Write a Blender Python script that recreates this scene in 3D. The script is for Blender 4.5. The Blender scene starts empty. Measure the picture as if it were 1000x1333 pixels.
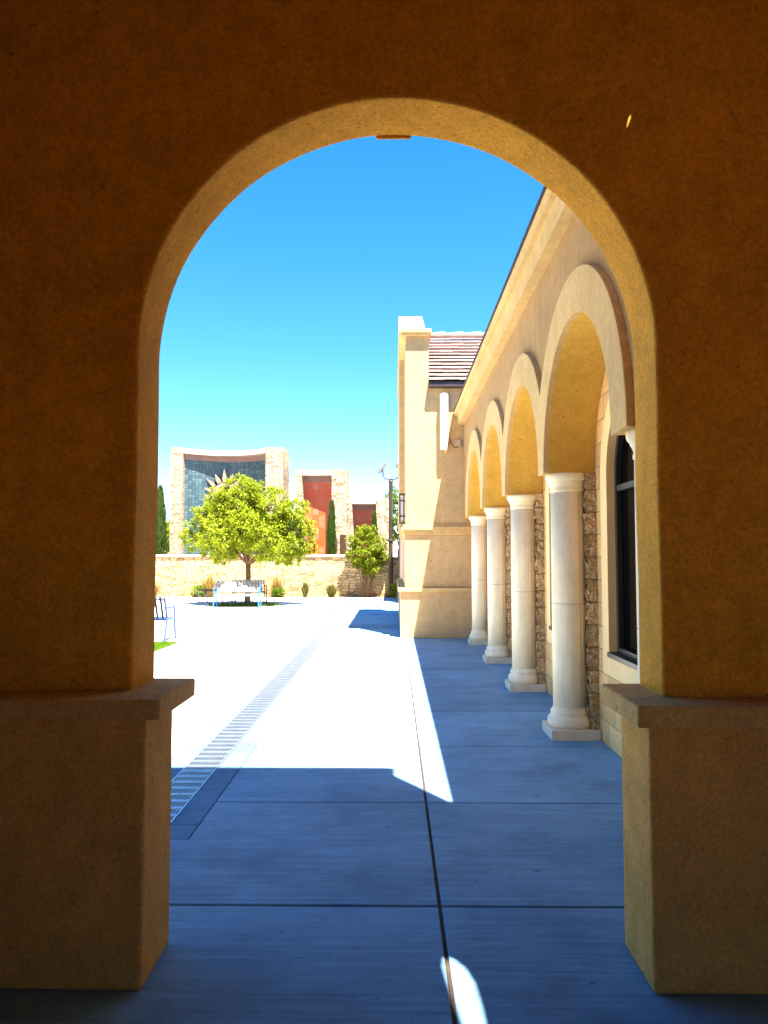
import bpy, bmesh, math, random
from mathutils import Vector, Matrix, noise
from mathutils.geometry import tessellate_polygon
random.seed(7)
R = math.radians
PI = math.pi
sc = bpy.context.scene
col = sc.collection

# ---------------------------------------------------------------- light / view
SX, SY = .18, .35                       # shadow run per metre of height (to -X, to +Y)
EL = math.atan(1 / math.hypot(SX, SY)); AZ = math.atan2(SX, -SY)
SUN, SKY, EXPO = 5.0, .066, 2.70

w = bpy.data.worlds.new("World"); sc.world = w; w.use_nodes = True
nt = w.node_tree; bg = nt.nodes["Background"]
sky = nt.nodes.new("ShaderNodeTexSky"); sky.sky_type = 'NISHITA'; sky.sun_disc = False
sky.sun_elevation = EL; sky.sun_rotation = AZ; sky.altitude = 1100
sky.air_density = .9; sky.dust_density = .05; sky.ozone_density = 2.2
hs = nt.nodes.new("ShaderNodeHueSaturation"); hs.inputs['Saturation'].default_value = 1.37; hs.inputs['Hue'].default_value = .499
nt.links.new(sky.outputs[0], hs.inputs['Color']); nt.links.new(hs.outputs[0], bg.inputs[0])
bg.inputs[1].default_value = SKY
sl = bpy.data.lights.new("sun", 'SUN'); sl.energy = SUN; sl.angle = R(.53); sl.color = (1, .95, .86)
so = bpy.data.objects.new("sun", sl); col.objects.link(so)
so.rotation_euler = Vector((-SX, SY, -1)).to_track_quat('-Z', 'Y').to_euler(); so.location = (4, -8, 25)
vs = sc.view_settings; vs.view_transform = 'Standard'; vs.look = 'None'; vs.exposure = EXPO; vs.gamma = 1
cy = sc.cycles; cy.max_bounces = 12; cy.diffuse_bounces = 7; cy.use_denoising = True
cy.sample_clamp_indirect = 8; sc.render.filter_size = 1.15

# ---------------------------------------------------------------- camera
cam = bpy.data.cameras.new("camera"); co = bpy.data.objects.new("camera", cam); col.objects.link(co)
cam.sensor_fit = 'VERTICAL'; cam.sensor_height = 36; cam.lens = 36 * 1000 / 1333; cam.clip_end = 3000; cam.clip_start = .05
co.location = (0, 0, 1.6); co.rotation_euler = (R(90 + 3.348), 0, R(.7436)); sc.camera = co

# ---------------------------------------------------------------- mesh builder
class MB:
    def __init__(s): s.v = []; s.f = []; s.sm = []
    def add(s, vs, fs, smooth=False):
        b = len(s.v); s.v += [tuple(p) for p in vs]
        for f in fs: s.f.append([b + i for i in f]); s.sm.append(smooth)
        return s
    def box(s, x0, x1, y0, y1, z0, z1, M=None):
        P = [(x, y, z) for z in (z0, z1) for y in (y0, y1) for x in (x0, x1)]
        if M is not None: P = [M @ Vector(p) for p in P]
        return s.add(P, [(0, 2, 3, 1), (4, 5, 7, 6), (0, 1, 5, 4), (2, 6, 7, 3), (0, 4, 6, 2), (1, 3, 7, 5)])
    def plate(s, loops, a, b, axis):
        """polygon (with holes) given as 2-D loops, extruded from a to b along axis"""
        def P(p, d):
            return {'x': (d, p[0], p[1]), 'y': (p[0], d, p[1]), 'z': (p[0], p[1], d)}[axis]
        L = [[Vector((q[0], q[1], 0)) for q in l] for l in loops]
        flat = [q for l in loops for q in l]; n = len(flat)
        tris = tessellate_polygon(L)
        vs = [P(q, a) for q in flat] + [P(q, b) for q in flat]
        fs = [tuple(t) for t in tris] + [tuple(n + i for i in reversed(t)) for t in tris]
        o = 0
        for l in loops:
            m = len(l)
            for i in range(m):
                j = (i + 1) % m
                fs.append((o + i, o + j, n + o + j, n + o + i))
            o += m
        return s.add(vs, fs)
    def lathe(s, prof, cx=0, cy=0, n=40, smooth=True):
        vs = []; fs = []
        for r, z in prof:
            for k in range(n):
                t = 2 * PI * k / n; vs.append((cx + r * math.cos(t), cy + r * math.sin(t), z))
        for i in range(len(prof) - 1):
            for k in range(n):
                q = (k + 1) % n
                fs.append((i * n + k, i * n + q, (i + 1) * n + q, (i + 1) * n + k))
        fs.append(tuple(range(n - 1, -1, -1))); fs.append(tuple(range((len(prof) - 1) * n, len(prof) * n)))
        return s.add(vs, fs, smooth)
    def tube(s, pts, rad, n=8, smooth=True):
        pts = [Vector(p) for p in pts]; vs = []; fs = []
        rr = rad if isinstance(rad, (list, tuple)) else [rad] * len(pts)
        for i, p in enumerate(pts):
            d = (pts[min(i + 1, len(pts) - 1)] - pts[max(i - 1, 0)]).normalized()
            u = d.cross(Vector((0, 0, 1)) if abs(d.z) < .95 else Vector((0, 1, 0))).normalized(); v = d.cross(u)
            for k in range(n):
                t = 2 * PI * k / n; vs.append(p + (u * math.cos(t) + v * math.sin(t)) * rr[i])
        for i in range(len(pts) - 1):
            for k in range(n):
                q = (k + 1) % n; fs.append((i * n + k, i * n + q, (i + 1) * n + q, (i + 1) * n + k))
        fs.append(tuple(range(n - 1, -1, -1))); fs.append(tuple(range((len(pts) - 1) * n, len(pts) * n)))
        return s.add(vs, fs, smooth)
    def bar(s, a, b, wx, wy, up=(0, 0, 1)):
        """rectangular bar from a to b"""
        a = Vector(a); b = Vector(b); d = (b - a).normalized(); up = Vector(up)
        if abs(d.dot(up)) > .97: up = Vector((0, 1, 0))
        u = d.cross(up).normalized(); v = u.cross(d)
        P = []
        for q in (a, b):
            for i, j in ((-1, -1), (1, -1), (1, 1), (-1, 1)): P.append(q + u * i * wx / 2 + v * j * wy / 2)
        return s.add(P, [(0, 1, 2, 3), (7, 6, 5, 4), (0, 4, 5, 1), (1, 5, 6, 2), (2, 6, 7, 3), (3, 7, 4, 0)])
    def build(s, name, mat, parent=None, bevel=0, seg=2, shift=True, fix=True):
        me = bpy.data.meshes.new(name); me.from_pydata(s.v, [], s.f)
        me.polygons.foreach_set('use_smooth', s.sm)
        if fix:
            bm = bmesh.new(); bm.from_mesh(me); bmesh.ops.recalc_face_normals(bm, faces=bm.faces[:])
            if bevel: bmesh.ops.dissolve_limit(bm, angle_limit=R(1), verts=bm.verts[:], edges=bm.edges[:])
            bm.to_mesh(me); bm.free()
        me.materials.append(mat); me.update()
        o = bpy.data.objects.new(name, me); col.objects.link(o)
        if parent is not None:
            o.parent = parent
            if shift:
                p = parent; off = Vector((0, 0, 0))
                while p is not None: off += p.location; p = p.parent
                o.location = -off
        if bevel:
            m = o.modifiers.new('bevel', 'BEVEL'); m.width = bevel; m.segments = seg; m.limit_method = 'ANGLE'; m.angle_limit = R(38)
            m.harden_normals = False
        return o

def tag(o, label=None, cat=None, group=None, kind=None):
    for k, v in (('label', label), ('category', cat), ('group', group), ('kind', kind)):
        if v: o[k] = v
    return o
def thing(name, label, cat, loc=(0, 0, 0), rz=0, group=None):
    o = bpy.data.objects.new(name, None); col.objects.link(o); o.empty_display_size = .3
    o.location = loc; o.rotation_euler = (0, 0, rz)
    return tag(o, label, cat, group)
def copy_tree(o, parent=None):
    c = o.copy(); col.objects.link(c)
    if parent is not None: c.parent = parent
    for ch in o.children: copy_tree(ch, c)
    return c

# ---------------------------------------------------------------- materials
class N:
    def __init__(s, name, rough=.85, spec=.3):
        s.m = bpy.data.materials.new(name); s.m.use_nodes = True; s.t = s.m.node_tree
        s.b = s.t.nodes['Principled BSDF']; s.b.inputs['Roughness'].default_value = rough
        s.b.inputs['Specular IOR Level'].default_value = spec
        s.tc = s.t.nodes.new('ShaderNodeTexCoord'); s.co = s.tc.outputs['Object']
    def new(s, typ, **k):
        n = s.t.nodes.new(typ)
        for a, b in k.items():
            if a.startswith('i_'):
                key = a[2:].replace('_', ' '); n.inputs[key].default_value = b
            else: setattr(n, a, b)
        return n
    def link(s, a, b): s.t.links.new(a, b)
    def noise(s, scale, detail=4, rough=.55, vec=None, stretch=None):
        n = s.new('ShaderNodeTexNoise'); n.inputs['Scale'].default_value = scale
        n.inputs['Detail'].default_value = detail; n.inputs['Roughness'].default_value = rough
        v = vec or s.co
        if stretch:
            mp = s.new('ShaderNodeMapping'); mp.inputs['Scale'].default_value = stretch; s.link(v, mp.inputs[0]); v = mp.outputs[0]
        s.link(v, n.inputs['Vector']); return n.outputs['Fac']
    def ramp(s, fac, stops):
        r = s.new('ShaderNodeValToRGB'); e = r.color_ramp.elements
        while len(e) < len(stops): e.new(.5)
        for i, (p, c) in enumerate(stops):
            e[i].position = p; e[i].color = (c, c, c, 1) if isinstance(c, (int, float)) else (*c, 1)
        s.link(fac, r.inputs[0]); return r.outputs[0]
    def mix(s, fac, a, b, mode='MIX'):
        n = s.new('ShaderNodeMix'); n.data_type = 'RGBA'; n.blend_type = mode
        for sock, v in ((n.inputs[0], fac), (n.inputs[6], a), (n.inputs[7], b)):
            if isinstance(v, (int, float)): sock.default_value = v
            elif isinstance(v, tuple): sock.default_value = (*v, 1)
            else: s.link(v, sock)
        return n.outputs[2]
    def math(s, op, a, b=0.):
        n = s.new('ShaderNodeMath'); n.operation = op
        for i, v in enumerate((a, b)):
            if isinstance(v, (int, float)): n.inputs[i].default_value = v
            else: s.link(v, n.inputs[i])
        return n.outputs[0]
    def uv(s, mode):
        """flat 2-D coordinates on upright faces: u along the wall, v up"""
        x = s.new('ShaderNodeSeparateXYZ'); s.link(s.co, x.inputs[0]); c = s.new('ShaderNodeCombineXYZ')
        if mode == 'xz': s.link(x.outputs[0], c.inputs[0])
        elif mode == 'xy': s.link(x.outputs[0], c.inputs[0])
        elif mode == 'yz': s.link(x.outputs[1], c.inputs[0])
        else: s.link(s.math('ADD', x.outputs[0], x.outputs[1]), c.inputs[0])
        s.link(x.outputs[1 if mode == 'xy' else 2], c.inputs[1]); return c.outputs[0]
    def color(s, c):
        if isinstance(c, tuple): s.b.inputs['Base Color'].default_value = (*c, 1)
        else: s.link(c, s.b.inputs['Base Color'])
        return s
    def bump(s, h, dist=.004, strength=.6, prev=None):
        n = s.new('ShaderNodeBump'); n.inputs['Strength'].default_value = strength; n.inputs['Distance'].default_value = dist
        s.link(h, n.inputs['Height'])
        if prev: s.link(prev, n.inputs['Normal'])
        s.link(n.outputs[0], s.b.inputs['Normal']); return n.outputs[0]

def plain(name, c, rough=.6, var=.15, scale=8, spec=.3, metal=0):
    n = N(name, rough, spec); f = n.noise(scale, 5)
    n.color(n.mix(n.ramp(f, [(.3, 0), (.7, 1)]), tuple(x * (1 - var) for x in c), tuple(min(1, x * (1 + var)) for x in c)))
    n.b.inputs['Metallic'].default_value = metal
    return n.m

def stucco(name, c, grain=1., dist=.0035, gr=1.):
    n = N(name, .95, .15)
    big = n.ramp(n.noise(1.3, 6, .65), [(.28, .83), (.72, 1.10)])
    mid = n.ramp(n.noise(9, 5, .6), [(.3, .93), (.7, 1.06)])
    st = n.ramp(n.noise(2.2, 5, .6, stretch=(3, 3, .35)), [(.3, .93), (.72, 1.05)])
    c1 = n.mix(1., c, big, 'MULTIPLY'); c1 = n.mix(1., c1, mid, 'MULTIPLY'); c1 = n.mix(1., c1, st, 'MULTIPLY')
    tw_ = n.new('ShaderNodeTexNoise'); tw_.inputs['Scale'].default_value = 5; tw_.inputs['Detail'].default_value = 7; tw_.inputs['Roughness'].default_value = .68; tw_.inputs['Distortion'].default_value = 1.6; n.link(n.co, tw_.inputs['Vector'])
    c1 = n.mix(1., c1, n.ramp(tw_.outputs['Fac'], [(.34, 1 - .06 * gr), (.5, 1.), (.66, 1 + .045 * gr)]), 'MULTIPLY')
    spk = n.ramp(n.noise(150, 4, .8), [(.25, .70), (.5, 1.), (.78, 1.17)])
    c1 = n.mix(1., c1, spk, 'MULTIPLY')
    g2 = n.ramp(n.noise(62, 4, .75), [(.3, 1 - .17 * gr), (.5, 1.), (.72, 1 + .13 * gr)]); c1 = n.mix(1., c1, g2, 'MULTIPLY')
    pit = n.ramp(n.noise(23, 2, .5), [(.25, .45), (.29, 1.)]); c1 = n.mix(.8, c1, pit, 'MULTIPLY'); n.color(c1)
    b = n.bump(n.noise(38, 5, .7), dist * 2.2, .35)
    n.bump(n.noise(170, 3, .75), dist, .75 * grain, b)
    return n.m

M = {}
WALL = (.41, .25, .113)
M['stucco'] = stucco('tan_stucco', WALL)
M['portico'] = stucco('ochre_stucco', (.90, .425, .055), 1.3, .006, 1.7)
M['pier'] = stucco('brown_tan_stucco', (.87, .455, .125), 1.3, .006, 1.7)
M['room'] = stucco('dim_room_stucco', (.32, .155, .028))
M['tower'] = stucco('cream_tan_stucco', (.53, .355, .18))
M['soffit'] = stucco('bounce_gold_stucco', (.64, .38, .068))
M['band'] = stucco('pale_stucco', (.60, .405, .185))
M['cap'] = stucco('cap_stucco', (.76, .46, .17), 1.2, .005, 1.5)

def concrete(name, c, lay=True):
    n = N(name, .9, .25)
    big = n.ramp(n.noise(1.1, 7, .7), [(.28, .64), (.5, .98), (.72, 1.2)])
    broom = n.ramp(n.noise(2.2, 9, .78, stretch=(.8, 16, 1)), [(.32, .70), (.68, 1.2)])
    fine = n.ramp(n.noise(140, 3, .8), [(.25, .78), (.75, 1.16)])
    spots = n.ramp(n.noise(9, 3, .55, stretch=(1, 1.8, 1)), [(.69, 1.), (.725, .5)])
    cc = n.mix(1., c, big, 'MULTIPLY'); cc = n.mix(1., cc, broom, 'MULTIPLY'); cc = n.mix(1., cc, fine, 'MULTIPLY'); cc = n.mix(1., cc, spots, 'MULTIPLY')
    gi = n.new('ShaderNodeNewGeometry'); cc = n.mix(1., cc, n.ramp(gi.outputs['Random Per Island'], [(0, .88), (1, 1.1)]), 'MULTIPLY')
    n.color(cc)
    b = n.bump(n.noise(5, 6, .7, stretch=(.7, 26, 1)), .004, .5)
    n.bump(n.noise(200, 2, .7), .0015, .5, b)
    return n.m
M['concrete'] = concrete('shade_broom_concrete', (.20, .385, .55))  # blue of the shaded walk is put into this base colour
M['plaza'] = concrete('sunlit_pale_concrete', (.78, .73, .64))  # paler copy for slabs in the sun, also lifts the warm bounce
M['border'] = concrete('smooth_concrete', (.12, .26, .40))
n = N('precast_cream', .8, .2); oi = n.new('ShaderNodeObjectInfo'); va = n.new('ShaderNodeVectorMath'); va.operation = 'MULTIPLY_ADD'
n.link(oi.outputs['Random'], va.inputs[0]); va.inputs[1].default_value = (7, 5, 9); n.link(n.co, va.inputs[2]); vv = va.outputs[0]
st_ = n.ramp(n.noise(6, 6, .65, vec=vv, stretch=(1, 1, .16)), [(.3, .80), (.62, 1.03)]); bl_ = n.ramp(n.noise(4, 6, .7, vec=vv), [(.3, .88), (.7, 1.04)])
pt = n.ramp(n.noise(55, 3, .6, vec=vv), [(.26, .6), (.32, 1.)])
n.color(n.mix(1., n.mix(1., n.mix(1., (.95, .81, .575), st_, 'MULTIPLY'), bl_, 'MULTIPLY'), pt, 'MULTIPLY')); n.bump(n.noise(90, 4, .7, vec=vv), .002, .5); M['precast'] = n.m
M['plinth'] = plain('precast_plinth', (.72, .62, .47), .8, .10, 7)
M['trim'] = plain('precast_trim', (.88, .61, .29), .8, .06, 3)

def blocks(name, c, w, h, mode, rough_amt=.012, mortar=(.42, .30, .17), var=.25, bs=.4, spk=(.72, 1.15)):
    n = N(name, .95, .15); uv = n.uv(mode)
    br = n.new('ShaderNodeTexBrick'); n.link(uv, br.inputs['Vector'])
    br.inputs['Scale'].default_value = 1; br.inputs['Brick Width'].default_value = w; br.inputs['Row Height'].default_value = h
    br.inputs['Mortar Size'].default_value = .006; br.inputs['Mortar Smooth'].default_value = .3
    br.inputs['Color1'].default_value = (*[x * (1 - var) for x in c], 1); br.inputs['Color2'].default_value = (*[min(1, x * (1 + var * .6)) for x in c], 1)
    br.inputs['Mortar'].default_value = (*mortar, 1)
    f = n.ramp(n.noise(60, 5, .75), [(.36, spk[0]), (.62, spk[1])])
    n.color(n.mix(1., br.outputs['Color'], f, 'MULTIPLY'))
    b = n.bump(br.outputs['Fac'], .008, -.8 if False else .8); 
    inv = n.math('SUBTRACT', 1., br.outputs['Fac']); b = n.bump(inv, .008, .8)
    n.bump(n.noise(45, 6, .75), rough_amt, bs, b)
    return n.m
M['block'] = blocks('smooth_block', (.82, .50, .21), .40, .20, 'yz', .004, bs=.5)
M['split'] = blocks('split_face_block', (.76, .54, .30), .40, .20, 'uv', .03, bs=1., spk=(.48, 1.35))

def rubble(name, c, mortar, sc_=2.0):
    n = N(name, .95, .12); uv = n.uv('uv')
    mp = n.new('ShaderNodeMapping'); mp.inputs['Scale'].default_value = (3.0, 9.5, 1); n.link(uv, mp.inputs[0])
    def vor(feat):
        v = n.new('ShaderNodeTexVoronoi'); v.feature = feat; v.voronoi_dimensions = '2D'; v.inputs['Scale'].default_value = 1; v.inputs['Randomness'].default_value = .8
        n.link(mp.outputs[0], v.inputs['Vector']); return v
    vc = vor('F1'); ve = vor('DISTANCE_TO_EDGE')
    sp = n.new('ShaderNodeSeparateColor'); n.link(vc.outputs['Color'], sp.inputs[0])
    st = n.ramp(sp.outputs[0], [(0, tuple(x * .55 for x in c)), (.3, c), (1, tuple(min(1, x * 1.18) for x in c))])
    ed = n.ramp(ve.outputs['Distance'], [(.01, 1.), (.085, 0.)])
    f = n.ramp(n.noise(14, 6, .75), [(.3, .62), (.6, 1.1)])
    n.color(n.mix(1., n.mix(n.math('MULTIPLY', ed, .5), st, mortar), f, 'MULTIPLY'))
    inv = n.math('SUBTRACT', 1., ed); b = n.bump(inv, .05, .9)
    n.bump(n.noise(12, 6, .75), .05, .8, b)
    return n.m
M['rubble'] = rubble('ledge_stone', (.56, .385, .20), (.26, .14, .05))
M['rubble_pale'] = rubble('pale_ledge_stone', (.47, .36, .235), (.24, .15, .08))
M['coping'] = plain('pale_coping', (.52, .45, .38), .85, .08, 4)

def mosaic(name, cols, size, grout):
    n = N(name, .35, .4); uv = n.uv('xz')
    br = n.new('ShaderNodeTexBrick'); n.link(uv, br.inputs['Vector']); br.offset = 0
    br.inputs['Scale'].default_value = 1; br.inputs['Brick Width'].default_value = size; br.inputs['Row Height'].default_value = size
    br.inputs['Mortar Size'].default_value = .012; br.inputs['Mortar Smooth'].default_value = .2
    br.inputs['Color1'].default_value = (0, 0, 0, 1); br.inputs['Color2'].default_value = (1, 1, 1, 1); br.inputs['Mortar'].default_value = (.5, .5, .5, 1)
    big = n.noise(.9, 5, .65); k = n.math('ADD', n.math('MULTIPLY', br.outputs['Color'], .38), n.math('MULTIPLY', big, .72))
    tile = n.ramp(k, cols)
    n.color(n.mix(br.outputs['Fac'], tile, grout))
    n.bump(n.noise(4, 3), .01, .4)
    return n.m
M['blue_tile'] = mosaic('blue_mosaic', [(.2, (.026, .044, .062)), (.42, (.045, .082, .10)), (.6, (.070, .122, .135)), (.85, (.14, .19, .19))], .135, (.035, .06, .07))
M['red_tile'] = mosaic('red_mosaic', [(.25, (.56, .070, .013)), (.45, (.56, .085, .018)), (.62, (.54, .11, .035)), (.85, (.52, .19, .11))], .30, (.50, .085, .022))
M['sunray'] = plain('sun_ray_clay', (.27, .19, .14), .8, .1, 5)
M['dark_bronze'] = plain('dark_bronze', (.035, .026, .020), .5, .2, 10, .4)
M['pole'] = plain('brown_pole_paint', (.050, .031, .020), .5, .12, 10, .4)
M['lamp_head'] = plain('grey_lamp_metal', (.15, .13, .12), .45, .1, 8, .4)
M['seam'] = plain('cast_seam', (.34, .22, .13), .9, .2, 12)
M['white'] = plain('white_plastic', (.80, .79, .76), .5, .03, 3)
M['grey_box'] = plain('grey_box_paint', (.42, .34, .24), .6, .06, 6)
M['black'] = plain('black_cable', (.012, .011, .010), .6, .1, 10)
M['frame'] = plain('bronze_frame', (.02, .018, .017), .4, .1, 10, .5)
M['gutter'] = plain('dark_gutter', (.035, .022, .026), .5, .08, 6, .4)
g = N('dark_glass', .08, .04); g.color((.003, .003, .003)); M['glass'] = g.m
g = N('frosted_pane', .4, .4); g.color((.62, .60, .64)); M['pane'] = g.m
M['blue_paint'] = plain('blue_paint', (.035, .17, .50), .4, .15, 12, .5)
M['navy_paint'] = plain('navy_paint', (.022, .018, .06), .4, .15, 12, .5)
M['pale_blue'] = plain('pale_blue_paint', (.05, .09, .27), .4, .1, 12, .5)
M['white_slat'] = plain('bleached_slat', (.17, .175, .165), .7, .35, 14)
M['brown_paint'] = plain('maroon_paint', (.030, .014, .012), .45, .15, 12, .4)
M['bench_dark'] = plain('dark_seat', (.02, .016, .016), .6, .2, 12)
M['thin_leg'] = plain('pale_leg', (.42, .40, .40), .5, .1, 12)
M['metal_grate'] = plain('galvanised_grate', (.54, .56, .58), .42, .12, 9, .5, .94)
M['bounce_paver'] = blocks('bounce_terracotta', (.48, .265, .08), .20, .10, 'xy', .003, (.25, .12, .06))
M['trench'] = plain('trench_shade', (.012, .012, .014), .95, .2, 6)
M['sealant'] = plain('dark_joint_sealant', (.055, .032, .018), .9, .3, 30)
M['soil'] = plain('bed_gravel', (.34, .24, .14), 1, .3, 20)
M['earth'] = plain('dry_earth', (.30, .23, .15), 1, .25, .4)
M['door_brown'] = plain('dark_doorway', (.05, .022, .010), .7, .15, 6)
M['mauve'] = plain('mauve_stucco', (.27, .17, .15), .9, .1, 3)

def leafmat(name, c, var=.35, trans=.35):
    n = N(name, .55, .3)
    geo = n.new('ShaderNodeNewGeometry')
    f = geo.outputs['Random Per Island']
    cc = n.ramp(f, [(0, tuple(x * (1 - var) for x in c)), (.55, c), (1, tuple(min(1, x * (1 + var)) for x in c))])
    n.color(cc)
    tr = n.new('ShaderNodeBsdfTranslucent'); n.link(cc, tr.inputs[0])
    mx = n.new('ShaderNodeMixShader'); mx.inputs[0].default_value = trans
    n.link(n.b.outputs[0], mx.inputs[1]); n.link(tr.outputs[0], mx.inputs[2])
    n.link(mx.outputs[0], n.t.nodes['Material Output'].inputs[0]); return n.m
M['leaf'] = leafmat('yellow_green_leaf', (.28, .33, .012), .35, .45)
M['leaf_shrub'] = leafmat('shrub_leaf', (.24, .285, .012), .45, .45)
M['leaf_cyp'] = leafmat('cypress_leaf', (.085, .14, .016), .45, .25)
M['leaf_grass'] = leafmat('tuft_blade', (.13, .135, .030), .4)
M['leaf_gold'] = leafmat('golden_blade', (.32, .22, .055), .3)
M['leaf_bush'] = leafmat('bright_bush_leaf', (.12, .21, .012), .4)
M['lawn'] = leafmat('lawn_blade', (.14, .25, .008), .3)
M['bark'] = plain('grey_brown_bark', (.16, .09, .045), .95, .35, 25)

# ================================================================ ground, pavement, drain
mb = MB(); mb.add([(-900, -900, -.12), (900, -900, -.12), (900, 900, -.12), (-900, 900, -.12)], [(0, 1, 2, 3)])
tag(mb.build('ground', M['earth']), kind='structure')

DX0, DX1 = -1.60, -1.345           # the grate
BX0, BX1 = -1.775, -1.17           # its concrete border
DY0, DY1, BY0 = 4.70, 24.6, 4.453
rows = [3.631 + 1.49 * k for k in range(-9, 19)]
rows[-1] = 30.35
mb = MB(); pz = MB(); J = .0085; JY = .010
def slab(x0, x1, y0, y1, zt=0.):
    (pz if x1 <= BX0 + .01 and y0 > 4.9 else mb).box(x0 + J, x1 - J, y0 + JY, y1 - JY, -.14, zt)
bk = MB(); bk.box(-9, 9, -16, rows[7] - .01, -.1, -.002)  # unseen brick ground, added to throw orange light on the arch wall
tag(bk.build('warm_bounce_paving', M['bounce_paver']), kind='structure')
for y0, y1 in zip(rows[:-1], rows[1:]):
    if y1 < rows[7] + .1: continue
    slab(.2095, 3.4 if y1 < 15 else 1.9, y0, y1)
    if y1 > 3.7 and y0 < DY1 + .4:
        if y0 < BY0 < y1:
            a, b = y0 + JY, y1 - JY
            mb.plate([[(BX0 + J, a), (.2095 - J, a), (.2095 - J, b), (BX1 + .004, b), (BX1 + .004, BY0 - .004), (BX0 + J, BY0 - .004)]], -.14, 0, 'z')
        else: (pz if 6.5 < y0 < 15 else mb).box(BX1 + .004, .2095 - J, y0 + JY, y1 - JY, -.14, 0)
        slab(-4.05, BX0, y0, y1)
    elif y0 < 3.7: slab(-1.775, .2095, y0, y1); slab(-4.05, -1.775, y0, y1)
    else:
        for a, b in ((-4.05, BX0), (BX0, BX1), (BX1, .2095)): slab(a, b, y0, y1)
    for a, b in ((-7.1, -4.05), (-10.1, -7.1), (-13.1, -10.1), (-16.1, -13.1)):
        if y1 < 14.7 and y0 > -3: continue
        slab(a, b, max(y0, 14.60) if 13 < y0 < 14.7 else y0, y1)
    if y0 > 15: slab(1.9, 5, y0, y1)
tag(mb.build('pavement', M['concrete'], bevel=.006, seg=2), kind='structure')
tag(pz.build('sunlit_pavement', M['plaza'], bevel=.006, seg=2), kind='structure')
mb = MB(); J = 0
for a, b in ((BX0 + .008, DX0 - .004), (DX1 + .004, BX1 - .004)):
    y = DY0
    while y < DY1: mb.box(a, b, y + .004, min(y + 2.98, DY1) - .004, -.14, -.003); y += 2.98
mb.box(BX0 + .008, BX1 - .004, BY0 + .006, DY0 - .004, -.14, -.003)
tag(mb.build('drain_border', M['border'], bevel=.004), kind='structure')
mb = MB(); mb.box(.2095 - .0085, .2095 + .0085, rows[7], 30, -.1, -.010)
tag(mb.build('joint_sealant', M['sealant']), kind='structure')
mb = MB()
mb.box(DX0 - .004, DX1 + .004, DY0, DY1, -.119, -.112)  # near-black sheet: the shade inside the trench put into its colour
tag(mb.build('trench_shade_sheet', M['trench']), kind='structure')

dr = thing('drain_grate', 'long slotted metal grate set in the paving, running away towards the benches', 'drain grate', (DX1, DY0, 0))
mb = MB(); n = 11; pit = (DX1 - DX0 - .024) / n
mb.box(DX0, DX0 + .012 + pit * .22, DY0, DY1, -.010, -.002); mb.box(DX1 - .012 - pit * .22, DX1, DY0, DY1, -.010, -.002)
for i in range(1, n):
    x = DX0 + .012 + pit * i; mb.box(x - pit * .22, x + pit * .22, DY0, DY1, -.009, -.003)
mb.build('slot_bar', M['metal_grate'], dr)
mb = MB(); y = DY0
while y < DY1: mb.box(DX0 + .002, DX1 - .002, y, y + .042, -.008, -.0015); y += .1415
mb.build('cross_bar', M['metal_grate'], dr)

mb = MB(); mb.box(-16, 1.5, 30.36, 31.5, -.13, -.02)
tag(mb.build('planting_bed', M['soil']), kind='structure')
# lawn
mb = MB()
rg = random.Random(3)
mb.box(-12, -4.04, 6, 14.56, -.13, -.02)
for i in range(16000):
    x = -4.05 - 2.2 * rg.random() ** 1.3; y = 10.5 + 4.03 * rg.random(); a = rg.random() * PI; h = .025 + .04 * rg.random(); ww = .006
    dx, dy = math.cos(a) * ww, math.sin(a) * ww; lx, ly = rg.uniform(-.02, .02), rg.uniform(-.02, .02)
    mb.add([(x - dx, y - dy, -.025), (x + dx, y + dy, -.025), (x + lx, y + ly, h)], [(0, 1, 2)])
tag(mb.build('lawn', M['lawn'], fix=False), 'patch of short bright green grass at the edge of the plaza', 'lawn', kind='stuff')

# ================================================================ archway we look through
def arc(cx, cz, r, a0, a1, n, wob=0):
    out = []
    for i in range(n + 1):
        t = a0 + (a1 - a0) * i / n; rr = r + (wob * noise.noise(Vector((cx + 3 * math.cos(t), 3 * math.sin(t), 2.2))) if wob else 0)
        out.append((cx + rr * math.cos(t), cz + rr * math.sin(t)))
    return out
PW0, PW1 = 3.04, 3.335
AL, AR, ASP, ARAD = -1.030, 1.046, 2.44, 1.038
po = thing('archway', 'shaded ochre stucco archway on two capped piers framing the whole view', 'archway', (0, 3.1, 0))
ac = (AL + AR) / 2
loop = [(-1.95, 1.0), (-1.95, 4.05), (2.6, 4.05), (2.6, 1.0), (AR, 1.0)] + [(AR + .003 * math.sin(q * 9), q) for q in (1.5, 1.9, 2.2)] \
    + arc(ac, ASP, ARAD, 0, PI, 56, .006) + [(AL + .003 * math.sin(q * 7), q) for q in (2.2, 1.9, 1.5)] + [(AL, 1.0)]
MB().plate([loop], PW0, PW1, 'y').build('arch_wall', M['portico'], po, .016, 3)
for s, x0, x1, zt, zb, cx in ((-1, -1.95, -.935, 1.076, .999, -.862), (1, .950, 2.6, 1.056, .976, .889)):
    MB().box(x0, x1, 2.92, 3.285, 0, zb + .005).build('pier', M['pier'], po, .014, 3)
    if s < 0: MB().box(x0, cx, 2.85, 3.365, zb, zt).build('pier_cap', M['cap'], po, .010, 3)
    else: MB().box(cx, x1, 2.85, 3.365, zb, zt).build('pier_cap', M['cap'], po, .010, 3)
MB().plate([[(-.080, 3.472), (.076, 3.472), (.092, 3.66), (-.096, 3.66)]], 3.336, 3.350, 'y').build('keystone', M['portico'], po, .004)
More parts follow.
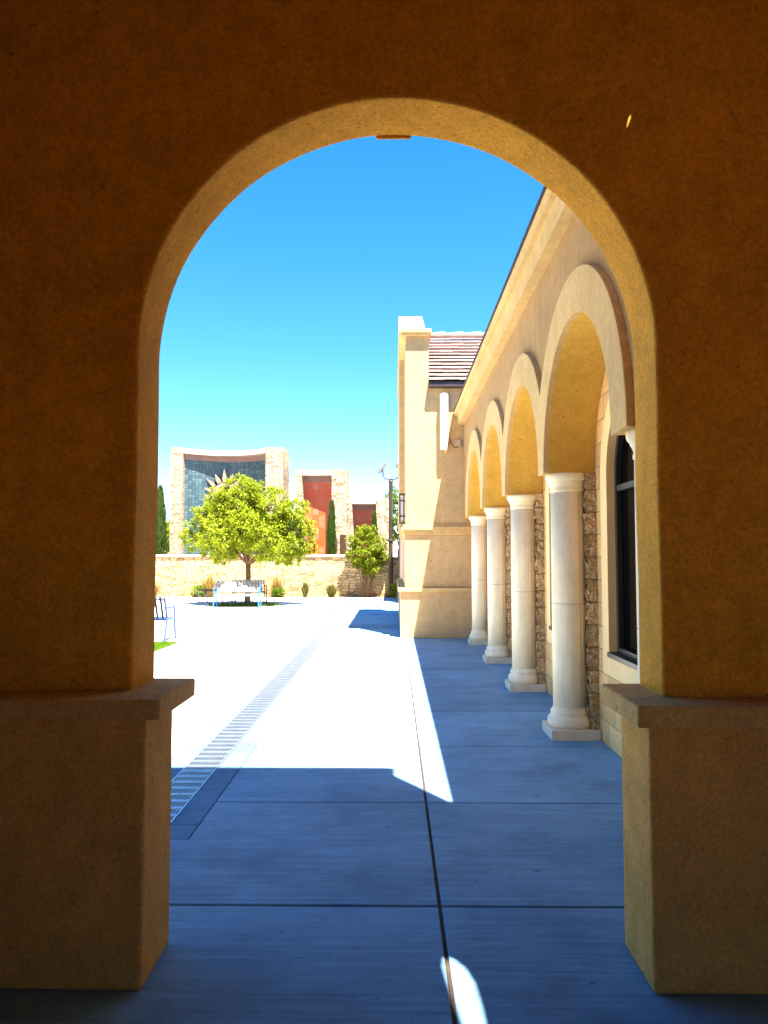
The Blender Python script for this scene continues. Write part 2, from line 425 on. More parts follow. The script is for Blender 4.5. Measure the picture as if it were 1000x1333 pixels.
# the room behind it: floor-to-ceiling walls, rear arch, a slotted ceiling (the sun enters through the slot)
def smooth_loop(pts): return pts
zc = 4.05
hole = [(.905, 1.79), (.915, 1.86), (.945, 1.835), (.985, 1.765), (1.010, 1.66), (1.020, 1.50), (1.022, 1.32), (1.015, 1.12), (1.005, 1.05), (.992, 1.12), (.975, 1.26), (.952, 1.42), (.925, 1.60)]
dz = zc - 4.0
hole = [(x + .01 + SX * dz, y - SY * zc + 1.32 - .0) for x, y in hole]
hole2 = [(1.073, 2.787), (1.082, 2.783), (1.090, 2.798), (1.086, 2.811), (1.076, 2.806)]
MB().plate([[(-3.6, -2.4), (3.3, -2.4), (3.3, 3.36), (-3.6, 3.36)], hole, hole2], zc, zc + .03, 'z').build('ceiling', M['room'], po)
MB().plate([[(-3.6, zc - .02), (1.175, zc - .02), (1.105, 6.45), (-3.6, 6.45)]], 3.36, 3.60, 'y').build('parapet', M['portico'], po, .01)
# parapet cornice with a rolled end
mb = MB(); pr = [(1.09, 6.45), (1.10, 6.45)] + [(1.10 + .09 * math.sin(t), 6.54 - .09 * math.cos(t)) for t in [PI * k / 8 for k in range(9)]] + [(-3.6, 6.63), (-3.6, 6.45)]
mb.plate([pr], 3.34, 3.63, 'y').build('parapet_coping', M['cap'], po, .008)
back = [(-1.64, 0), (-1.64, 4.05), (2.3, 4.05), (2.3, 0), (2.15, 0), (2.15, 1.9)] + arc(1.57, 1.9, .58, 0, PI, 32)[1:] + [(.99, 0)]
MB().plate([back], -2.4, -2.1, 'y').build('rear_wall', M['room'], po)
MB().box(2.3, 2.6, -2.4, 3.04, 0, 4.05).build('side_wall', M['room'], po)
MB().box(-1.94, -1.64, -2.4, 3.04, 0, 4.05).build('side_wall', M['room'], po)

# ================================================================ arcade building
XF, XW, XB = 1.345, 1.395, 1.81
YC0, PIT, SPR, RI, RE = 5.83, 2.41, 2.353, 1.08, 1.405
CTR = [YC0 + PIT * k for k in range(4)]
COLY = [YC0 - PIT / 2 + PIT * k for k in range(5)]
ab = thing('arcade_building', 'tan stucco building with four blind arches on cream columns along the right', 'building', (1.6, 9, 0))
Y0, Y1 = 3.62, 15.28
loop = [(Y0, SPR), (Y0, 4.30), (Y1, 4.30), (Y1, SPR)]
for c in reversed(CTR): loop += arc(c, SPR, RI, 0, PI, 44)
aw = MB().plate([loop], XW, XB, 'x').build('arcade_wall', M['stucco'], ab, .006)
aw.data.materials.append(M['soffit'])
for p in aw.data.polygons:                       # soffits get a deeper gold: warm bounce light put into the colour
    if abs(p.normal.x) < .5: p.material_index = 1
# raised archivolts, one joined band
h = math.sqrt(RE ** 2 - (PIT / 2) ** 2); a0 = math.atan2(h, PIT / 2)
loop = [(CTR[0] - RE, SPR)]
outer = []
for k, c in enumerate(CTR):
    s = PI if k == 0 else PI - a0; e = 0 if k == 3 else a0
    outer += arc(c, SPR, RE, s, e, 40)[(0 if k == 0 else 1):]
inner = []
for c in reversed(CTR): inner += arc(c, SPR, RI, 0, PI, 44)
MB().plate([outer + inner], XF, XW + .004, 'x').build('archivolt', M['band'], ab, .006)
# cornice profile along the eave, roof and its dark edge
def runY(prof, y0, y1):
    m = MB(); n = len(prof)
    m.add([(x, y0, z) for x, z in prof] + [(x, y1, z) for x, z in prof],
          [tuple(range(n)), tuple(range(2 * n - 1, n - 1, -1))] + [(i, n + i, n + (i + 1) % n, (i + 1) % n) for i in range(n)])
    return m
runY([(1.40, 4.235), (1.285, 4.235), (1.280, 4.33), (1.268, 4.415), (1.222, 4.418), (1.222, 4.44), (1.203, 4.492), (1.203, 4.50), (1.40, 4.50)], 3.0, Y1).build('cornice', M['band'], ab, .004)
runY([(1.186, 4.503), (1.186, 4.527), (5.5, 5.60), (5.5, 5.55), (1.40, 4.503)], 1.5, Y1).build('roof', M['gutter'], ab)
# block wall with arched window openings
outer = [(Y0, 0), (Y1, 0), (Y1, 4.29), (Y0, 4.29)]
WH, WS, WZ0 = .66, 2.27, .80
def winloop(c, hw, z0, zs, n=24): return [(c - hw, z0), (c + hw, z0)] + arc(c, zs, hw, 0, PI, n)
holes = [winloop(c, WH + .06, WZ0 - .06, WS) for c in CTR]
MB().plate([outer] + holes, XB, XB + .22, 'x').build('block_wall', M['block'], ab)
MB().box(XB + .9, XB + 1.1, Y0, Y1, 0, 4.29).build('inner_wall', M['black'], ab)
for c in CTR:
    wn = MB().plate([winloop(c, WH + .02, WZ0 - .02, WS)], XB + .10, XB + .115, 'x').build('window', M['glass'], ab)
    m = MB(); m.plate([winloop(c, WH + .19, WZ0 - .19, WS), winloop(c, WH, WZ0, WS)], XB - .018, XB + .03, 'x')
    m.plate([winloop(c, WH + .0595, WZ0 - .0595, WS), winloop(c, WH + .0005, WZ0 + .0005, WS)], XB + .03, XB + .095, 'x')
    m.build('surround', M['trim'], wn, .004)
    m = MB().plate([winloop(c, WH - .001, WZ0 + .001, WS), winloop(c, WH - .05, WZ0 + .05, WS)], XB + .05, XB + .098, 'x')
    m.box(XB + .055, XB + .098, c - WH + .05, c + WH - .05, 2.15, 2.20)
    m.build('frame', M['frame'], wn, .003)
    MB().box(XB - .035, XB + .05, c - WH + .004, c + WH - .004, WZ0 - .03, WZ0 + .012).build('sill', M['frame'], wn, .004)
# split-face pilasters behind the columns
def pilaster(y):
    m = MB(); ny, nz, nx = 16, 190, 8
    def disp(p, nrm):
        q = Vector(p); jz = abs((p[2] / .2) - round(p[2] / .2)) * .2
        a = .024 * noise.fractal(q * 17, .8, 2.1, 5) + .012 * noise.noise(q * 60); 
        if jz < .012: a = -.012
        return (p[0] + nrm[0] * a, p[1] + nrm[1] * a, p[2])
    def grid(f, nu, nv, nrm):
        vs = [disp(f(i / nu, j / nv), nrm) for j in range(nv + 1) for i in range(nu + 1)]
        m.add(vs, [(j * (nu + 1) + i, j * (nu + 1) + i + 1, (j + 1) * (nu + 1) + i + 1, (j + 1) * (nu + 1) + i) for j in range(nv) for i in range(nu)])
    xa, ya, yb = 1.715, y - .16, y + .16
    n1 = Vector((-.7, -.7, 0)); n2 = Vector((-.7, .7, 0))
    grid(lambda u, v: (XB - u * (XB - xa), ya, v * 2.36), nx, nz, (0, -1, 0))
    grid(lambda u, v: (xa, ya + u * (yb - ya), v * 2.36), ny, nz, (-1, 0, 0))
    grid(lambda u, v: (xa + u * (XB - xa), yb, v * 2.36), nx, nz, (0, 1, 0))
    return m
COLY[0] -= .055
for y in COLY: pilaster(y).build('pilaster', M['split'], ab, fix=True)
# columns
CX_ = 1.587
shaft = [(.150, .20), (.151, .9), (.151, 1.45), (.150, 2.19)]
baseP = [(.150, .262), (.156, .255), (.156, .240), (.166, .233), (.174, .222), (.175, .208), (.168, .196), (.176, .186), (.192, .172), (.201, .150), (.202, .128), (.196, .108), (.186, .096), (.180, .0885)]
capP = [(.150, 2.185), (.157, 2.188), (.157, 2.212), (.152, 2.220), (.156, 2.240), (.165, 2.262), (.172, 2.272), (.172, 2.284), (.182, 2.290), (.192, 2.306), (.195, 2.322), (.195, 2.351)]
first = None
for y in COLY:
    if first is None:
        m = MB().lathe(shaft, CX_, 0, 48)
        cl = m.build('column', M['precast'], ab, shift=False)
        cl.location = (-1.6, y - 9, 0)
        MB().lathe(list(reversed(baseP)), CX_, 0, 48).build('base', M['precast'], cl, shift=False)
        MB().lathe(capP, CX_, 0, 48).build('capital', M['precast'], cl, shift=False)
        MB().box(CX_ - .212, CX_ + .215, -.215, .215, 0, .088).build('plinth', M['plinth'], cl, .004, shift=False)
        # mould seam running up the two cast halves, and the joint ring at mid height
        t = R(-62); s = MB().box(.1500, .1519, -.0022, .0022, .27, 2.18, Matrix.Translation((CX_, 0, 0)) @ Matrix.Rotation(t, 4, 'Z'))
        s.lathe([(.1505, 1.178), (.1519, 1.179), (.1519, 1.182), (.1505, 1.183)], CX_, 0, 48)
        s.build('seam', M['seam'], cl, shift=False)
        first = cl
    else:
        c = copy_tree(first, ab); c.location = (-1.6, y - 9, 0)
near_plinth = [o for o in first.children if o.name.startswith('plinth')][0]
bpy.data.objects.remove(near_plinth)      # the first column stands on the paving behind the pier, without a plinth in view

# ================================================================ stucco tower with tiled roof at the far end
TY = 15.30
tw = thing('stucco_tower', 'tall tan stucco tower with pale coping and tiled roof ending the arcade', 'tower', (.8, 16, 0))
MB().box(.125, 4, 15.245, 21.5, 0, .915).build('base', M['tower'], tw, .008)
MB().box(.078, 4, 15.185, 21.55, .915, .990).build('base_ledge', M['band'], tw, .006)
MB().box(.218, 4, TY - .012, 21.45, .990, 2.03).build('lower_wall', M['tower'], tw, .008)
m = MB(); m.box(.195, 4, TY - .035, 21.5, 2.03, 2.085); m.box(.178, 4, TY - .055, 21.5, 2.085, 2.135); m.box(.15, 4, TY - .085, 21.5, 2.135, 2.20); m.box(.19, 4, TY - .04, 21.5, 2.20, 2.245)
m.build('moulding', M['band'], tw, .006)
m = MB(); m.box(.235, .70, TY, 21.4, 2.245, 6.05); m.box(.70, 4, TY, 21.4, 2.245, 5.02)
m.build('upper_wall', M['tower'], tw, .006)
MB().box(.12, .40, 17.2, 21.45, 2.245, 6.05).build('side_buttress', M['tower'], tw, .008)
m = MB(); m.box(.16, .70, TY - .075, 21.5, 6.05, 6.10); m.box(.10, .755, TY - .125, 21.55, 6.10, 6.17)
m.add([(.10, TY - .125, 6.172), (.63, TY - .125, 6.172), (.63, 21.5, 6.172), (.10, 21.5, 6.172), (.10, TY + .10, 6.49), (.57, TY + .10, 6.49), (.57, 21.3, 6.49), (.10, 21.3, 6.49)],
      [(3, 2, 1, 0), (4, 5, 6, 7), (0, 1, 5, 4), (1, 2, 6, 5), (2, 3, 7, 6), (3, 0, 4, 7)])
m.build('coping', M['band'], tw, .006)
# tiled roof: stepped courses of flat tiles
nT = N('clay_roof_tile', .85, .2)
gp = nT.new('ShaderNodeNewGeometry')
ct = nT.ramp(gp.outputs['Random Per Island'], [(0, (.24, .145, .125)), (.5, (.29, .19, .165)), (1, (.34, .235, .20))])
nT.color(nT.mix(1., ct, nT.ramp(nT.noise(18, 5, .7), [(.3, .75), (.7, 1.15)]), 'MULTIPLY')); M['tile'] = nT.m
m = MB(); ey, ez = TY - .17, 5.105; sl_ = .62; ncr = 13; dy = (17.75 - ey) / ncr
for r in range(ncr):
    ya = ey + r * dy - .03; yb = ey + (r + 1) * dy + .05
    za = ez + r * dy * sl_ + .033; zb = ez + (r + 1) * dy * sl_ + .012
    x = .705 + (.15 if r % 2 else 0) - .3
    while x < 4.2:
        xa, xb = max(x, .705), x + .30 - .006; j = random.uniform(-.006, .006)
        if xb > xa + .02:
            m.add([(xa, ya, za - .018 + j), (xb, ya, za - .018 + j), (xb, yb, zb - .045), (xa, yb, zb - .045), (xa, ya, za + j), (xb, ya, za + j), (xb, yb, zb), (xa, yb, zb)],
                  [(3, 2, 1, 0), (4, 5, 6, 7), (0, 1, 5, 4), (1, 2, 6, 5), (2, 3, 7, 6), (3, 0, 4, 7)])
        x += .30
m.build('tiled_roof', M['tile'], tw)
m = MB(); zr = ez + (17.75 - ey) * sl_
for i in range(9):
    x = .78 + i * .42; m.tube([(x - .03, 17.75, zr + .02), (x + .42, 17.75, zr + .045)], [.085, .10], 10)
m.build('ridge_tile', M['tile'], tw)
MB().box(.705, 4, ey, TY - .002, 4.985, 5.09).build('gutter', M['gutter'], tw, .004)
m = MB(); m.add([(.70, TY + .01, 5.02), (4, TY + .01, 5.02), (4, 17.75, zr - .09), (.70, 17.75, zr - .09), (.70, 20.3, 5.02), (4, 20.3, 5.02)], [(0, 1, 2, 3), (3, 2, 5, 4), (0, 3, 4), (1, 5, 2)])
m.build('roof_deck', M['gutter'], tw)

tl = thing('tube_lamp', 'white vertical tube lamp fixed to the sunlit tower wall under the eave', 'wall lamp', (1.0, TY - .11, 3.7))
MB().lathe([(.05, 3.725), (.08, 3.727), (.081, 3.76), (.081, 4.80), (.075, 4.835), (.05, 4.852), (.015, 4.858)], 1.0, TY - .125, 24).build('tube', M['white'], tl)
m = MB()
for z in (3.95, 4.6): MB().box(.975, 1.025, TY - .06, TY - .002, z, z + .06).build('bracket', M['grey_box'], tl)
jb = thing('junction_box', 'small grey junction box with a drooping black cable at the arcade corner', 'junction box', (1.30, TY - .06, 3.8))
MB().box(1.235, 1.335, TY - .09, TY - .002, 3.80, 3.93).build('box', M['grey_box'], jb, .006)
pts = [(1.075 + .23 * t, TY - .075 - .02 * math.sin(t * PI), 4.00 - .23 * math.sin(t * PI * .75) ** 1.3 * (1 if t < .7 else 1)) for t in [k / 14 for k in range(15)]]
MB().tube(pts, .008, 6).build('cable', M['black'], jb)

ln = thing('wall_lantern', 'dark framed rectangular lantern on the side of the tower', 'wall lantern', (.16, 15.9, 2.3))
MB().box(.125, .205, 15.86, 15.98, 2.36, 2.86).build('pane', M['pane'], ln, .004)
m = MB()
for x in (.12, .205):
    for y in (15.855, 15.98): m.box(x - .012, x + .012, y - .012, y + .012, 2.30, 2.91)
for z in (2.30, 2.44, 2.76, 2.90): m.box(.106, .236, 15.842, 15.995, z - .012, z + .012)
m.build('frame', M['dark_bronze'], ln)

# ================================================================ garden wall and mosaic monuments
gw = thing('garden_wall', 'low cream ledge stone wall with a pale coping across the back of the plaza', 'stone wall', (-5, 31.7, 0))
MB().box(-18, 1.4, 31.5, 31.95, -.1, 1.60).build('stonework', M['rubble'], gw)
m = MB(); x = -18
while x < -1.7: m.box(x + .004, min(x + 1.5, -1.7) - .004, 31.44, 32.0, 1.60, 1.69); x += 1.5
m.build('coping', M['coping'], gw, .012)

def monument(name, label, X0, XA, XBb, X1, zt, Y, tilem, dl, dr_, sag, lean, rays=False, door=None):
    t = thing(name, label, 'mosaic wall', ((X0 + X1) / 2, Y, 0), group='curved stone mosaic walls behind the garden wall')
    m = MB(); m.add([(X0, Y, 0), (XA + lean, Y, 0), (XA + lean, Y + 2.2, 0), (X0, Y + 2.2, 0), (X0, Y, zt), (XA, Y, zt), (XA, Y + 2.2, zt), (X0, Y + 2.2, zt)],
          [(3, 2, 1, 0), (4, 5, 6, 7), (0, 1, 5, 4), (1, 2, 6, 5), (2, 3, 7, 6), (3, 0, 4, 7)])
    m.build('pillar', M['rubble_pale'], t)
    MB().box(XBb, X1, Y, Y + 2.2, 0, zt).build('pillar', M['rubble_pale'], t)
    n = 24; fr = []; ti = []
    for i in range(n + 1):
        u = i / n; x = XA + (XBb - XA) * u; c = sag * (1 - (2 * u - 1) ** 2)
        fr.append((x, Y + .06 + c)); ti.append((x, Y + .06 + c + dl + (dr_ - dl) * u))
    # stone head over the recess, curved in plan
    m = MB(); m.plate([fr + [(XBb, Y + 2.2), (XA, Y + 2.2)]], zt - .26, zt - .03, 'z'); m.build('lintel', M['coping'], t)
    m = MB(); k = n + 1
    xs = [(x + lean * (1 - i / n) * 0, y) for i, (x, y) in enumerate(ti)]
    m.plate([xs + [(XBb, Y + 2.15), (XA, Y + 2.15)]], .2, zt - .30, 'z'); m.build('tile_panel', tilem, t)
    m = MB(); ins = [(x, y - .05) for x, y in ti]; m.plate([ins + list(reversed([(x, y - .004) for x, y in ti]))], zt - .52, zt - .262, 'z'); m.build('head_board', M['mauve'], t)
    if rays:
        cx, cz, yy = -8.24, 4.57, Y + .06 + sag + .04
        m = MB()
        pts = [(cx + .62 * math.cos(a), cz + .62 * math.sin(a)) for a in [2 * PI * i / 28 for i in range(28)]]
        m.plate([pts], yy, yy + .42, 'y')
        for i in range(16):
            a = 2 * PI * i / 16 + PI / 2 + .03; L = 1.30 if i % 2 == 0 else 1.16; d = .085
            q = lambda r, s: (cx + r * math.cos(a) - s * math.sin(a), cz + r * math.sin(a) + s * math.cos(a))
            m.plate([[q(.66, -d * .7), q(.85, -d), q(L, 0), q(.85, d), q(.66, d * .7)]], yy + .01, yy + .42, 'y')
        m.build('sunburst', M['sunray'], t)
    if door: MB().box(door[0], door[1], Y - .03, Y + .1, 0, door[2]).build('door', M['door_brown'], t)
    return t
monument('mosaic_wall', 'largest curved stone wall with blue mosaic tiles and a sunburst behind the tree', -10.55, -9.99, -6.06, -5.24, 6.78, 36, M['blue_tile'], .36, .62, 1.0, 0, True)
monument('mosaic_wall', 'taller stone wall with red mosaic panel, right of the blue one', -4.63, -4.36, -2.93, -2.21, 5.72, 36, M['red_tile'], .52, .58, .08, .28, False, (-2.53, -2.24, 2.64))
monument('mosaic_wall', 'shortest stone wall with red mosaic panel, beside the lamp post', -2.19, -1.99, -.83, -.22, 4.36, 36.02, M['red_tile'], .60, .66, .06, .22)
cf = thing('cross_finial', 'tiny dark metal cross on top of the rightmost stone pillar', 'cross finial', (-.39, 36.6, 4.36))
m = MB(); m.tube([(-.39, 36.6, 4.36), (-.39, 36.6, 4.70)], .014, 6); m.tube([(-.51, 36.6, 4.56), (-.27, 36.6, 4.56)], .014, 6)
m.lathe([(.01, 4.34), (.035, 4.36), (.035, 4.40), (.012, 4.43)], -.39, 36.6, 10)
for dx, dz_ in ((-.12, 0), (.12, 0), (0, .13)): m.tube([(-.39 + dx, 36.575, 4.56 + dz_), (-.39 + dx, 36.625, 4.56 + dz_)], .026, 8)
m.build('cross', M['dark_bronze'], cf)

db = thing('stucco_building', 'mauve stucco building seen in the gap between lamp post and tower', 'building', (1.2, 28, 0))
MB().box(.22, 5, 27, 34, 0, 2.95).build('wall', M['mauve'], db, .02)
MB().box(.15, 5, 26.9, 34.1, 2.95, 3.1).build('eave', M['coping'], db, .02)
MB().box(.10, 5, 26.85, 27, 0, .85).build('base', M['brown_paint'], db, .02)

# ================================================================ vegetation
def rnd_dir(r):
    while True:
        v = Vector((r.uniform(-1, 1), r.uniform(-1, 1), r.uniform(-1, 1)))
        if .05 < v.length < 1: return v
def leaf(m, p, d, up, L, W):
    d = d.normalized(); s = d.cross(up)
    if s.length < 1e-3: s = Vector((1, 0, 0))
    s.normalize(); nrm = s.cross(d)
    a = p; b = p + d * L * .5 + s * W * .5 + nrm * L * .04; c = p + d * L; e = p + d * L * .5 - s * W * .5 + nrm * L * .04
    m.add([a, b, c, e], [(0, 1, 2, 3)])

def broad_tree(name, label, loc, trunk_h, blobs, nleaf, lsize, leafm, r, trunk_r, cat='tree', stems=1):
    t = thing(name, label, cat, loc)
    tips = []; m = MB()
    base = Vector((0, 0, 0)); fork = Vector((.02, 0, trunk_h))
    if stems == 1:
        m.tube([base + Vector((0, 0, -.05)), base + Vector((0, 0, .08)), Vector((.03, 0, trunk_h * .5)), fork], [trunk_r * 1.5, trunk_r * 1.1, trunk_r * .95, trunk_r * .85], 10)
    for c, rad in blobs:
        c = Vector(c); st = fork if stems == 1 else Vector((c.x * .25, c.y * .25, 0))
        mid = st.lerp(c, .42) + Vector((r.uniform(-.08, .08) - (c.x - st.x) * .14, r.uniform(-.08, .08), .16 if stems == 1 else -.1))
        k = trunk_r * (.42 if stems == 1 else .8)
        m.tube([st - Vector((0, 0, .03)), mid, c], [k, k * .65, k * .25], 7)
        for q in range(5):
            e = c + rnd_dir(r) * rad * .85; a = mid.lerp(c, r.uniform(.2, .95))
            m.tube([a, a.lerp(e, .5) + Vector((0, 0, .05)), e], [k * .3, k * .18, k * .07], 5)
            tips.append(e)
    m.build('trunk', M['bark'], t, shift=False)
    lm = MB(); tot = sum(rad ** 2 for _, rad in blobs)
    for c, rad in blobs:
        c = Vector(c); n = int(nleaf * rad ** 2 / tot)
        ncl = max(6, n // 34)
        for i in range(ncl):
            v = rnd_dir(r).normalized(); k = rad * 1.08 * (r.random() ** .38)
            cp = c + Vector((v.x * k, v.y * k, v.z * k * .85)); cr = rad * r.uniform(.10, .27)
            for j in range(34):
                d = rnd_dir(r); p = cp + d * cr
                out = (p - c).normalized() * .6 + rnd_dir(r) * .8 + Vector((0, 0, -.25))
                leaf(lm, p, out, Vector((r.uniform(-.5, .5), r.uniform(-.5, .5), 1)), lsize * r.uniform(.7, 1.3), lsize * r.uniform(.35, .55))
    lm.build('crown', leafm, t, fix=False, shift=False)
    return t
r = random.Random(11)
blobs = [((-.15, 0, 3.45), .85), ((-.75, .2, 3.05), .85), ((-1.35, -.1, 2.55), .72), ((-1.55, .3, 2.15), .55), ((.55, -.1, 3.2), .85), ((1.15, .2, 2.95), .8), ((1.65, -.05, 2.45), .66),
         ((1.55, .3, 2.0), .6), ((.2, -.6, 2.6), .85), ((-.55, -.7, 2.3), .8), ((.75, -.7, 2.15), .75), ((-.2, .8, 2.7), .9), ((.8, .9, 2.4), .8), ((-1.0, .8, 2.3), .8), ((-.75, -.4, 1.85), .55), ((.95, -.3, 1.8), .5), ((1.35, .2, 1.62), .42), ((-.1, -.2, 3.75), .6), ((-.78, 0, 3.5), .58), ((-1.28, 0, 3.0), .55), ((1.45, 0, 3.15), .52), ((1.92, 0, 2.65), .42), ((-1.9, 0, 2.35), .34)]
broad_tree('leafy_tree', 'round yellow green tree with a forked trunk between the benches', (-4.87, 25.55, 0), 1.35, blobs, 48000, .105, M['leaf'], r, .095)
m = MB()
for i in range(5000):
    a = r.random() * 2 * PI; k = r.random() ** .5; x = -4.95 + 1.15 * k * math.cos(a); y = 25.35 + .62 * k * math.sin(a); b = r.random() * PI; hh = .04 + .07 * r.random()
    m.add([(x - .012 * math.cos(b), y - .012 * math.sin(b), 0), (x + .012 * math.cos(b), y + .012 * math.sin(b), 0), (x + r.uniform(-.04, .04), y + r.uniform(-.04, .04), hh)], [(0, 1, 2)])
tag(m.build('ground_cover', M['leaf_cyp'], fix=False), 'dark grass ring at the foot of the round tree', 'ground cover', kind='stuff')

r = random.Random(5)
bl = [((.0, 0, 2.5), .42), ((-.35, .05, 2.05), .5), ((.35, 0, 2.0), .5), ((-.5, 0, 1.6), .42), ((.05, -.2, 1.7), .55), ((.5, .1, 1.5), .42), ((-.15, .1, 1.25), .42), ((.28, -.1, 1.1), .38), ((.05, 0, 2.65), .25), ((-.62, 0, 2.2), .3), ((.6, 0, 1.85), .33)]
bl = [((c[0] * .82, c[1], c[2] * 1.03), q * .92) for c, q in bl]
broad_tree('tall_shrub', 'tall multi stemmed green shrub against the stone wall beside the lamp post', (-1.1, 31.0, 0), .3, bl, 15000, .095, M['leaf_shrub'], r, .035, 'shrub', stems=5)

def cypress(label, loc, h, rad, seed, grp, n=5200):
    r = random.Random(seed); t = thing('cypress_tree', label, 'cypress', loc, group=grp)
    MB().tube([(0, 0, -.05), (0, 0, h * .8)], [rad * .22, rad * .06], 8).build('trunk', M['bark'], t, shift=False)
    m = MB()
    for i in range(n):
        z = h * (r.random() ** .9); f = (1 - z / h) ** .55 * min(1, .55 + z / (h * .25)); a = r.random() * 2 * PI
        k = rad * f * (r.random() ** .35) * (1 + .22 * math.sin(a * 3 + z * 4)); p = Vector((k * math.cos(a), k * math.sin(a), z))
        leaf(m, p, Vector((math.cos(a) * .35, math.sin(a) * .35, 1)) + rnd_dir(r) * .25, Vector((math.cos(a), math.sin(a), 0)), .16 * r.uniform(.6, 1.3), .05)
    m.build('crown', M['leaf_cyp'], t, fix=False, shift=False); return t
G = 'slim cypresses behind the garden wall'
cypress('slim dark cypress in front of the taller red mosaic panel', (-2.78, 34.2, 0), 4.02, .30, 1, G)
cypress('small cypress in front of the shortest red mosaic panel, above the shrub', (-.87, 34.2, 0), 3.5, .24, 2, G, 3800)
cypress('bright green cypress at the left edge of the opening', (-10.72, 35.0, 0), 4.75, .50, 4, G, 7500)
r = random.Random(9)
broad_tree('leafy_tree', 'far green tree showing between the lamp post and the tower', (.4, 58, 0), 2.2, [((0, 0, 5.0), 1.6), ((1.2, 0, 4.2), 1.4), ((-.7, 0, 3.8), 1.3), ((.3, 0, 6.0), 1.1)], 5000, .3, M['leaf_bush'], r, .18)
broad_tree('leafy_tree', 'far yellow green tree low beside the blue mosaic wall', (-16.2, 56, 0), 1.6, [((0, 0, 3.2), 1.2), ((1.3, 0, 2.7), 1.0), ((-1.2, 0, 2.9), 1.2), ((.4, 0, 3.9), .8)], 5000, .28, M['leaf'], r, .16)

def tuft(name, label, loc, h, rad, n, leafm, seed, cat='grass clump', grp=None, wid=.012):
    r = random.Random(seed); m = MB()
    for i in range(n):
        a = r.random() * 2 * PI; k = rad * r.random() ** .7; b = rad * .25 * r.random(); L = h * r.uniform(.55, 1.05)
        p0 = Vector((b * math.cos(a), b * math.sin(a), -.03)); p2 = Vector((k * math.cos(a), k * math.sin(a), L * (1 - .25 * k / rad)))
        p1 = p0.lerp(p2, .55) + Vector((0, 0, .12 * L)); s = Vector((-math.sin(a), math.cos(a), 0)) * wid
        m.add([p0 - s, p0 + s, p1 + s * .8, p1 - s * .8, p2], [(0, 1, 2, 3), (3, 2, 4)])
    o = m.build(name, leafm, fix=False); o.location = loc; return tag(o, label, cat, grp)
G = 'plants along the foot of the garden wall'
tuft('grass_clump', 'narrow green grass clump by the wall, nearer the tree', (-3.58, 31.0, 0), .72, .26, 260, M['leaf_grass'], 1, grp=G)
tuft('grass_clump', 'wide spreading green grass clump by the wall, nearer the tall shrub', (-2.52, 31.0, 0), .62, .42, 320, M['leaf_grass'], 2, grp=G)
tuft('grass_clump', 'golden feathery grass behind the dark backless bench', (-7.45, 31.0, 0), 1.0, .55, 420, M['leaf_gold'], 3, grp=G, wid=.009)
tuft('grass_clump', 'golden feathery grass at the wall behind the brown bench', (-4.75, 31.15, 0), .95, .45, 300, M['leaf_gold'], 5, grp=G, wid=.009)
tuft('grass_clump', 'golden grass by the wall at the left edge of the opening', (-9.75, 31.1, 0), .75, .4, 260, M['leaf_gold'], 6, grp=G, wid=.009)
r = random.Random(21)
def bush(label, loc, s, seed, leafm):
    r = random.Random(seed); m = MB()
    for i in range(1100):
        v = rnd_dir(r).normalized(); k = r.random() ** .4; p = Vector((v.x * s * k, v.y * s * k, s * .62 + v.z * s * .62 * k))
        leaf(m, p, v + rnd_dir(r) * .7, Vector((0, 0, 1)), .08, .04)
    o = m.build('low_bush', leafm, fix=False); o.location = loc; return tag(o, label, 'bush', G)
bush('small round bright green bush by the wall, right of the benches', (-4.62, 30.9, 0), .28, 4, M['leaf_bush'])
bush('low green bush behind the dark backless bench', (-7.85, 30.9, 0), .36, 8, M['leaf_bush'])
bush('small yellow green bush in the gap right of the lamp post', (.08, 30.9, 0), .42, 9, M['leaf'])

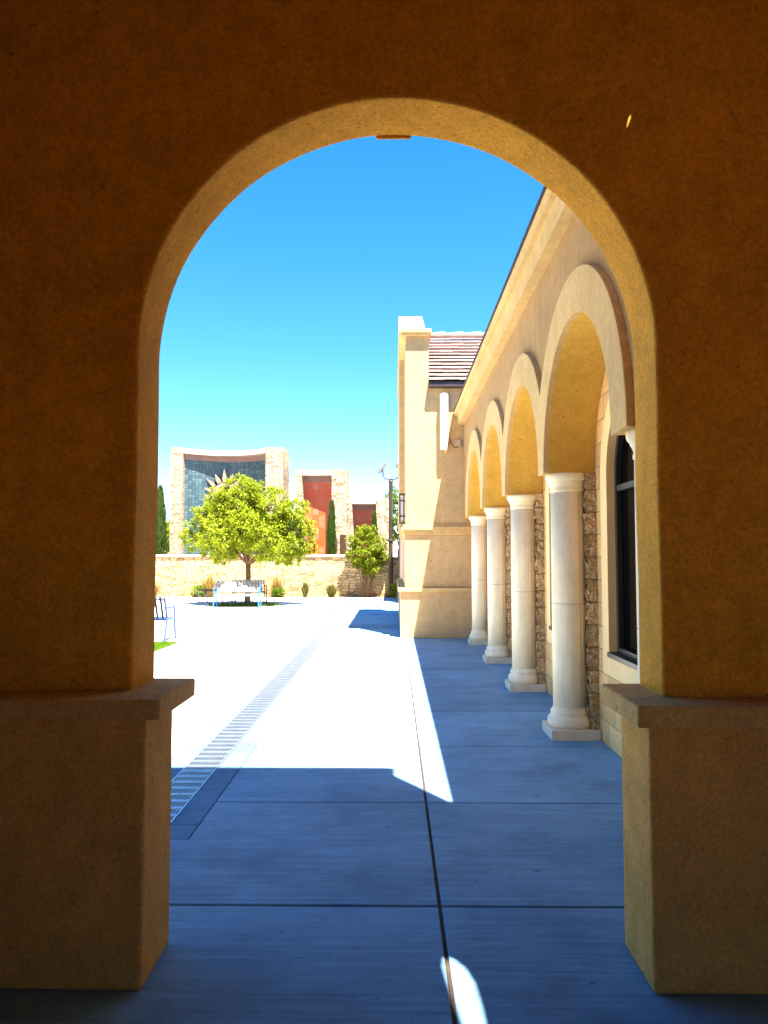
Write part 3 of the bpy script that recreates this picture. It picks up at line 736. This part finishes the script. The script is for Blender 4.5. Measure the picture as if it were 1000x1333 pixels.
# ================================================================ street furniture
def bench(label, loc, rz, W, side_m, slat_m, style, leg_m=None):
    t = thing('park_bench', label, 'bench', loc, rz)
    for s in (-1, 1):
        x = s * W / 2; m = MB()
        m.bar((x, -.30, 0), (x, -.22, .42), .035, .055); m.bar((x, -.22, .42), (x, -.20, .62), .035, .05)
        m.bar((x, .30, 0), (x, .17, .44), .035, .055); m.bar((x, .17, .44), (x, .33, .84), .035, .05)
        m.bar((x, -.235, .415), (x, .19, .40), .035, .045)
        m.bar((x, -.235, .63), (x, .24, .63), .045, .04)
        m.box(x - .04, x + .04, -.35, -.25, 0, .02); m.box(x - .04, x + .04, .25, .35, 0, .02)
        m.build('side_frame', leg_m or side_m, t, .006, shift=False)
    w2 = W / 2 - .03
    sm, bm_ = MB(), MB()
    if style == 'horizontal':
        for k in range(7): y = -.24 + k * .062; sm.box(-w2, w2, y - .021, y + .021, .425 - .012 * min(k, 4) * .3, .445 - .012 * min(k, 4) * .3)
        for k in range(7):
            f = k / 6; a = Vector((0, .175 + .145 * f, .50 + .335 * f)); bm_.bar((-w2, a.x * 0 + a.y, a.z), (w2, a.y, a.z), .018, .047, up=(0, .4, 1))
        sm.bar((-w2, -.25, .40), (w2, -.25, .40), .02, .06)
    else:
        nb = int(W / .105)
        for k in range(nb):
            x = -w2 + (k + .5) * 2 * w2 / nb
            sm.bar((x, -.25, .425), (x, .16, .415), .042, .010); sm.bar((x, -.25, .425), (x, -.275, .38), .042, .010)
            bm_.bar((x, .17, .43), (x, .315, .81), .042, .010); bm_.tube([(x - .021, .318, .815), (x + .021, .318, .815)], .022, 8); bm_.bar((x, .315, .81), (x, .36, .845), .042, .010)
        bm_.bar((-w2, .31, .79), (w2, .31, .79), .03, .03); 
        sm.bar((-w2, .165, .405), (w2, .165, .405), .035, .035); sm.bar((-w2, -.25, .40), (w2, -.25, .40), .035, .035)
    sm.build('seat', side_m if style != 'horizontal' and leg_m else slat_m, t, shift=False); bm_.build('backrest', slat_m, t, shift=False)
    return t
bench('bleached white slatted bench with bright blue side frames facing the camera', (-4.95, 24.35, 0), R(3), 1.40, M['blue_paint'], M['white_slat'], 'horizontal')
bench('dark brown metal bench with upright straps behind the tree', (-4.93, 26.25, 0), R(180), 1.08, M['brown_paint'], M['brown_paint'], 'vertical')
bench('blue metal bench with navy upright straps, half hidden by the left pier', (-5.02, 14.9, 0), R(180 - 4), 1.42, M['pale_blue'], M['navy_paint'], 'vertical', M['pale_blue'])
t = thing('backless_bench', 'small dark topped backless bench with thin pale legs by the golden grass', 'bench', (-6.35, 26.6, 0), R(-38))
m = MB()
for k in range(6): m.box(-.45, .45, -.21 + k * .075, -.15 + k * .075, .43, .465)
m.build('seat', M['bench_dark'], t, .005, shift=False)
for x in (-.41, .41):
    for y in (-.18, .2): MB().bar((x, y, 0), (x * .97, y, .43), .03, .03).build('leg', M['thin_leg'], t, shift=False)

lp = thing('lamp_post', 'tall brown lamp post with two curved arms in front of the stone wall', 'lamp post', (-.127, 31.2, 0))
X, Y = -.127, 31.2
MB().lathe([(.20, -.03), (.20, .05), (.105, .06), (.10, .10), (.085, .14), (.085, 2.2), (.082, 4.62), (.09, 4.63), (.09, 4.72), (.02, 4.74)], X, Y, 16).build('pole', M['pole'], lp)
MB().lathe([(.088, 2.22), (.11, 2.23), (.11, 2.29), (.088, 2.30)], X, Y, 16).box(X - .20, X - .09, Y - .03, Y + .03, 2.24, 2.30).box(X + .09, X + .20, Y - .03, Y + .03, 2.24, 2.30).build('clamp', M['dark_bronze'], lp)
for s in (-1, 1):
    pts = [(X, Y, 4.76), (X + s * .14, Y, 4.745), (X + s * .26, Y, 4.80), (X + s * .315, Y, 4.92), (X + s * .325, Y, 5.04)]
    a = MB().tube(pts, .026, 8).build('arm', M['pole'], lp)
    Mx = Matrix.Translation((X + s * .37, Y, 5.21)) @ Matrix.Rotation(R(s * 52), 4, 'Y')
    m = MB().box(-.24, .24, -.18, .18, -.055, .045, Mx); m.box(-.20, .20, -.15, .15, -.07, -.055, Mx)
    m.tube([(X + s * .325, Y, 5.02), (X + s * .335, Y, 5.17)], .04, 8)
    m.build('lamp_head', M['lamp_head'], lp, .008)
MB().tube([(X, Y, 4.70), (X, Y, 4.86)], [.03, .02], 8).build('finial', M['pole'], lp)
